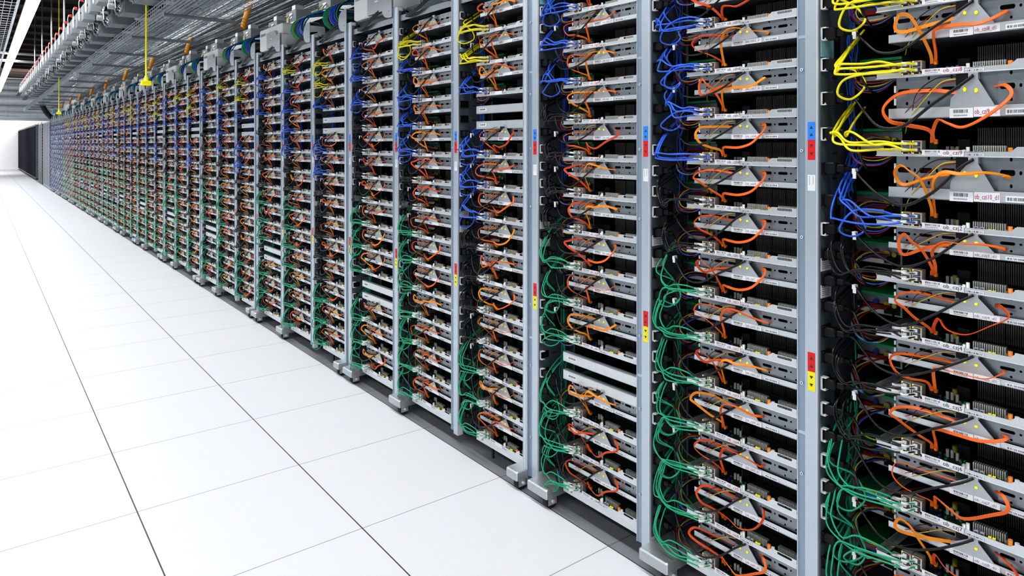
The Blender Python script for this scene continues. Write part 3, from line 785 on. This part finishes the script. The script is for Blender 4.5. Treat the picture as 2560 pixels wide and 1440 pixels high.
# basket tray
def basket(x0, x1, z, y0, y1, nm_, lab, side=.10, pitch=.035, cross=.10, wr=.0028):
    o = empty(nm_, (x0, y0, z), lab, 'cable tray')
    m = MB(); n = int((x1 - x0) / pitch)
    for i in range(n + 1):
        x = i * (x1 - x0) / n; m.box(-(y1 - y0), 0, x - wr, x + wr, -wr, wr, 'wire_zinc')
    for zz in (.035, .07, side):
        for x in (0, x1 - x0): m.box(-(y1 - y0), 0, x - wr, x + wr, zz - wr, zz + wr, 'wire_zinc')
    put('long_wires', m, o)
    m = MB(); y = 0
    while y < y1 - y0:
        if int(round(y / cross)) % 2 == 0: m.box(-y - wr * .7, -y + wr * .7, 0, x1 - x0, -wr * 1.6, 0, 'wire_zinc')
        for x in (0, x1 - x0): m.box(-y - wr, -y + wr, x - wr, x + wr, 0, side, 'wire_zinc')
        y += cross
    put('cross_wires', m, o)
    return o
o = basket(1.28, 1.84, H + 1.16, 2.2, 30, 'mesh_cable_tray', 'wide zinc wire mesh cable tray running above the rack fronts')
for i in range(16): 
    y = 1.2 + i * 1.6; m = MB(); m.cyl((-.012, 0, -.03), 'd', .017, .60, 'conduit', 10); put('support_bar', m, o, (0, y, 0))
m = MB()
for q in range(20):
    r = random.Random(q); x = .04 + q * .025
    m.tube([(-i * 2.0, x + r.uniform(-.02, .02), .012 + r.uniform(0, .03)) for i in range(14)], .008, r.choice(['box_grey', 'plate_steel', 'panel_mid', 'conduit']), 6, 3)
for_t = put('cable_run', m, None, (1.28, 2.3, H + 1.165)); tag(for_t, 'grey and blue cables lying along inside the wide mesh tray', 'cable bundle')
basket(2.25, 2.9, H + 1.45, 1.6, 30, 'mesh_cable_tray', 'higher zinc wire mesh cable tray behind the orange sleeves')
m = MB()
for q in range(16):
    r = random.Random(q + 50); x = .04 + q * .036
    m.tube([(-i * 2.0, x + r.uniform(-.02, .02), .012 + r.uniform(0, .05)) for i in range(14)], .011, r.choice(['box_grey', 'conduit', 'panel_mid', 'conduit', 'tag_white']), 6, 3)
tag(put('cable_run', m, None, (2.25, 1.7, H + 1.455)), 'grey cables lying along inside the higher mesh tray', 'cable bundle')
basket(-.35, .345, H + 1.5, 3.0, 30, 'mesh_cable_tray', 'zinc wire mesh tray left of the bright ceiling light', pitch=.06)
tg = MB(); tg.box(-.0, .003, 0, .02, 0, .09, 'tag_white'); 
# busways and tap boxes
for bi, (xa, xb, zc, ny, y0, sp) in enumerate(((.95, 1.07, H + 1.42, 34, 3.2, .61), (1.13, 1.35, H + 1.29, 26, 3.0, .80))):
    m = MB(); m.box(-26, 0, .03, .12, .20, .26, 'panel_dark'); m.box(-26, 0, .02, .13, .185, .20, 'ink')
    tag(put('busway', m, None, (xa + .02, 2.4, zc)), 'long grey power busway carrying %s row of tap boxes' % ('the left' if bi == 0 else 'the right, cable-covered'), 'busway')
    b1 = MB().bbox(*((-.11, .11) if bi == 0 else (-.14, .14)), 0, xb - xa, 0, .155, 'box_grey', .004).mesh('box_body')
    c1 = MB().box(-.06, .08, -.003, 0, .05, .12, 'label_white').mesh('paper_label')
    d1 = MB(); d1.tube([(.1, 0, .20), (.1, -.03, .23), (.105, -.045, .18), (.1, -.04, .10)], .004, 'tag_white', 6, 4); d1.tube([(.1, -.04, .12), (.1, -.042, .06), (.1, -.04, -.02)], .010, 'tag_white', 10, 3); d1 = d1.mesh('white_pull')
    e1 = MB().bbox(.085, .115, -.035, .0, .205, .235, 'red_plastic', .004).mesh('red_knob')
    g1 = MB(); r = random.Random(5)
    for q in range(14):
        g1.tube([(-.12 + r.uniform(-.05, .05), -.02, .15 + r.uniform(-.03, .06)), (r.uniform(-.1, .1), -.07 + r.uniform(-.02, .02), .14 + r.uniform(-.05, .08)), (r.uniform(-.05, .12), -.06, .05 + r.uniform(-.05, .08)), (.1 + r.uniform(-.08, .08), -.03, -.0 + r.uniform(-.04, .06))], .007, r.choice(['net_black', 'net_black', 'tag_white', 'plate_steel']), 6, 3)
    g1.cyl((0, -.12, .07), 'd', .03, .09, 'tag_white', 10); g1.cyl((-.09, -.10, .13), 'd', .025, .08, 'bracket_white', 10); g1.cyl((.08, -.09, .12), 'd', .016, .07, 'bracket_white', 10); g1 = g1.mesh('tangled_cords')
    for n in range(ny):
        o = empty('tap_box', (xa, y0 + n * sp, zc), ('grey tap box with red knob, %s from camera in left overhead row' if bi == 0 else 'grey tap box with tangled cords, %s from camera in right overhead row') % ordn(n + 1), 'tap box', 'overhead tap boxes')
        put('box_body', b1, o)
        if bi == 0: put('white_pull', d1, o); put('red_knob', e1, o)
        else: put('tangled_cords', g1, o); put('paper_label', c1, o)
    for n in range(18 if bi else 0):
        m = MB(); L_ = 1.0 if bi else .5
        m.box(-.02, .02, 0, L_, 0, .04, 'conduit'); m.box(-.012, .012, 0, L_, -.002, 0, 'panel_dark')
        o = tag(put('strut_channel', m, None, (xa + .04, 3.3 + n * (1.3 if bi else 2.6), zc + .275)), 'zinc strut carrying %s busway, %s from the camera' % ('right' if bi else 'left', ordn(n + 1)), 'strut', 'struts over the busways')
# hanging rods
for n, (x, y) in enumerate([(1.0, 12.0), (1.0, 14.2), (1.0, 16.4), (1.0, 18.6), (1.3, 9.4), (2.1, 6.2), (2.1, 9.2), (2.1, 12.2)]):
    m = MB(); m.cyl((0, 0, 0), 'z', .012, 4.78 - (H + 1.5), 'conduit', 8)
    tag(put('hanger_rod', m, None, (x, y, H + 1.5)), 'thin steel hanger rod dropping from dark ceiling, %s of the rods' % ordn(n + 1), 'rod', 'ceiling hanger rods')
# white crossing pipes
for n, z in enumerate((3.60, 3.44)):
    m = MB(); m.cyl((0, -3, z), 'd', .035, 7, 'tag_white', 10)
    tag(put('pipe', m, None, (0, 21.0 + .3 * n, 0)), ('upper' if n == 0 else 'lower') + ' of two white pipes crossing the aisle below the ceiling', 'pipe', 'white pipes crossing the aisle')
# yellow pull cords
for n, y in enumerate((7.29, 16.2)):
    o = empty('hanging_cable', (1.26, y, H + (.577, .608)[n]), ('nearer' if n == 0 else 'farther') + ' yellow cord hanging from the ceiling with yellow connector', 'cord', 'yellow hanging cords')
    m = MB(); m.tube([(0, 0, .05), (.006, 0, 1.0), (0, 0, 2.85)], .008, 'cord_yellow', 8, 4); put('cord', m, o)
    m = MB(); m.bbox(-.03, .03, -.042, .042, -.022, .022, 'cord_yellow', .004); m.cyl((0, 0, .02), 'z', .024, .05, 'cord_yellow', 12, .010); put('connector', m, o)
# ducts across the far end
for n, (z, r_, y) in enumerate(((2.92, .15, 44.9), (3.25, .14, 45.1), (3.62, .20, 44.7), (4.02, .16, 45.0), (4.36, .15, 44.8), (4.68, .13, 45.0))):
    m = MB(); m.cyl((0, -5, z), 'd', r_, 11, 'duct_steel', 24)
    for q in range(8): m.cyl((0, -4 + q * 1.3, z), 'd', r_ + .02, .05, 'conduit', 24)
    tag(put('air_duct', m, None, (0, y, 0)), 'shiny round duct across the far end wall, %s from the bottom' % ordn(n + 1), 'duct', 'ducts across the far end')
o = empty('flexible_duct', (1.45, 24.5, 2.15), 'black hose dropping from grey elbow onto the far racks', 'hose')
m = MB(); m.tube([(0, .28, -.02), (0, .14, .15), (0, .02, .42), (0, .0, .62)], .07, 'rubber', 12, 4); put('hose', m, o)
m = MB(); m.tube([(0, .0, .60), (0, .03, .72), (0, .2, .82), (0, .5, .86)], .11, 'box_grey', 12, 4); put('elbow', m, o)
# lights
for n in range(26):
    y = -3.2 + n * 1.52
    o = empty('ceiling_light', (.68, y, H + 2.2), 'long white fluorescent ceiling light, %s counting from the near end' % ordn(n + 1), 'light', 'fluorescent lights in a line above the aisle')
    m = MB(); m.box(-1.5, 0, -.09, .09, .03, .07, 'cabinet_white'); put('housing', m, o)
    m = MB(); m.box(-1.49, -.01, -.075, .075, -.0, .03, 'lamp_white'); put('diffuser', m, o)
for n, (y, L_) in enumerate(((0, 6.5), (7, 7), (14.5, 7.5), (22.5, 8), (31, 8))):
    for x, w in ((.68, .16), (-2.2, .3)):  # left row is unseen, added to brighten the rack fronts
        l = bpy.data.lights.new('tube_and_fill_lamp', 'AREA'); l.shape = 'RECTANGLE'; l.size = w; l.size_y = L_; l.energy = 9.9 * L_ * (1 if x > 0 else 1.25); l.color = (.97, .985, 1)
        o = bpy.data.objects.new('tube_and_fill_lamp', l); COL.objects.link(o); o.location = (x, y, H + 2.19)
for x in (-2.5, 3.5):  # added lights without fixtures, aimed at the far wall to whiten it
    l = bpy.data.lights.new('back_wall_fill', 'AREA'); l.shape = 'RECTANGLE'; l.size = 5; l.size_y = .3; l.energy = 330
    o = bpy.data.objects.new('back_wall_fill', l); COL.objects.link(o); o.location = (x, 38.5, 4.3); o.rotation_euler = (math.radians(58), 0, 0)
# far cabinets
g = MB(); g.bbox(-.45, .45, 0, .6, 0, 2.03, 'cab_end', .004)
for n in range(3):
    y = 25.25 + n * .92
    o = empty('blanking_cabinet', (X0 - .01, y, 0), 'plain grey steel cabinet past the racks, %s of three' % ordn(n + 1), 'cabinet', 'plain grey cabinets'); 
    m = MB(); m.bbox(-.45, .45, 0, .8, 0, 2.05, 'post_groove', .005); put('cabinet_body', m, o)
    m = MB(); m.box(-.42, .42, -.008, 0, .08, 2.0, 'box_grey'); put('door', m, o)
for n in range(3):
    y = 28.4 + n * .62
    o = empty('black_cabinet', (X0 + .0, y, 0), 'black open cabinet beside the grey cabinets, %s of three' % ordn(n + 1), 'cabinet', 'black cabinets'); 
    m = MB(); m.bbox(-.30, .30, 0, .8, 0, 2.05, 'cab_black', .005); put('cabinet_body', m, o)
    m = MB(); 
    for q in range(18): m.box(-.26, .26, -.01, 0, .15 + q * .1, .19 + q * .1, 'panel_mid')
    put('vent_slats', m, o)
for n in range(23):
    y = 32.0 + n * .6
    o = empty('mesh_cabinet', (X0, y, 0), 'dark mesh door cabinet in far separate row, %s from its near end' % ordn(n + 1), 'cabinet', 'dark mesh cabinets at the far end')
    m = MB(); m.bbox(-.295, .295, .01, 1.0, 0.04, 2.1, 'cab_end', .004); put('cabinet_body', m, o)
    m = MB(); m.box(-.285, .285, -.01, .01, .10, 2.04, 'mesh_door'); put('door', m, o)
    if n % 3 == 0:
        m = MB(); m.tube([(0, .2, 2.1), (0, .22, 2.2)], .014, 'sleeve_orange', 8, 2); put('sleeve', m, o)
o = tag(put('plastic_bag', MB().tube([(0, 0, 0), (.05, .05, .12), (0, .1, .22)], .09, 'cyan_bag', 10, 4), None, (X0 + .06, 25.0, 2.14)), 'pale cyan bag resting on the first plain grey cabinet', 'bag')
# ---------------------------------------------------------------- camera, world, view
cam = bpy.data.cameras.new('camera'); co = bpy.data.objects.new('camera', cam); COL.objects.link(co)
co.location = (0, 0, H); co.rotation_euler = (math.pi / 2, 0, -YAW)
cam.sensor_width = 36; cam.lens = 36 * F / 2560; cam.shift_y = -360 / 2560; cam.clip_start = .02; cam.clip_end = 200
sc.camera = co
w = bpy.data.worlds.new('world'); sc.world = w; w.use_nodes = True
w.node_tree.nodes['Background'].inputs[0].default_value = (.93, .965, 1, 1); w.node_tree.nodes['Background'].inputs[1].default_value = .36
sc.view_settings.view_transform = 'Standard'; sc.view_settings.look = 'Medium High Contrast'; sc.view_settings.exposure = 0.0
sc.cycles.use_denoising = True
sc.cycles.max_bounces = 6
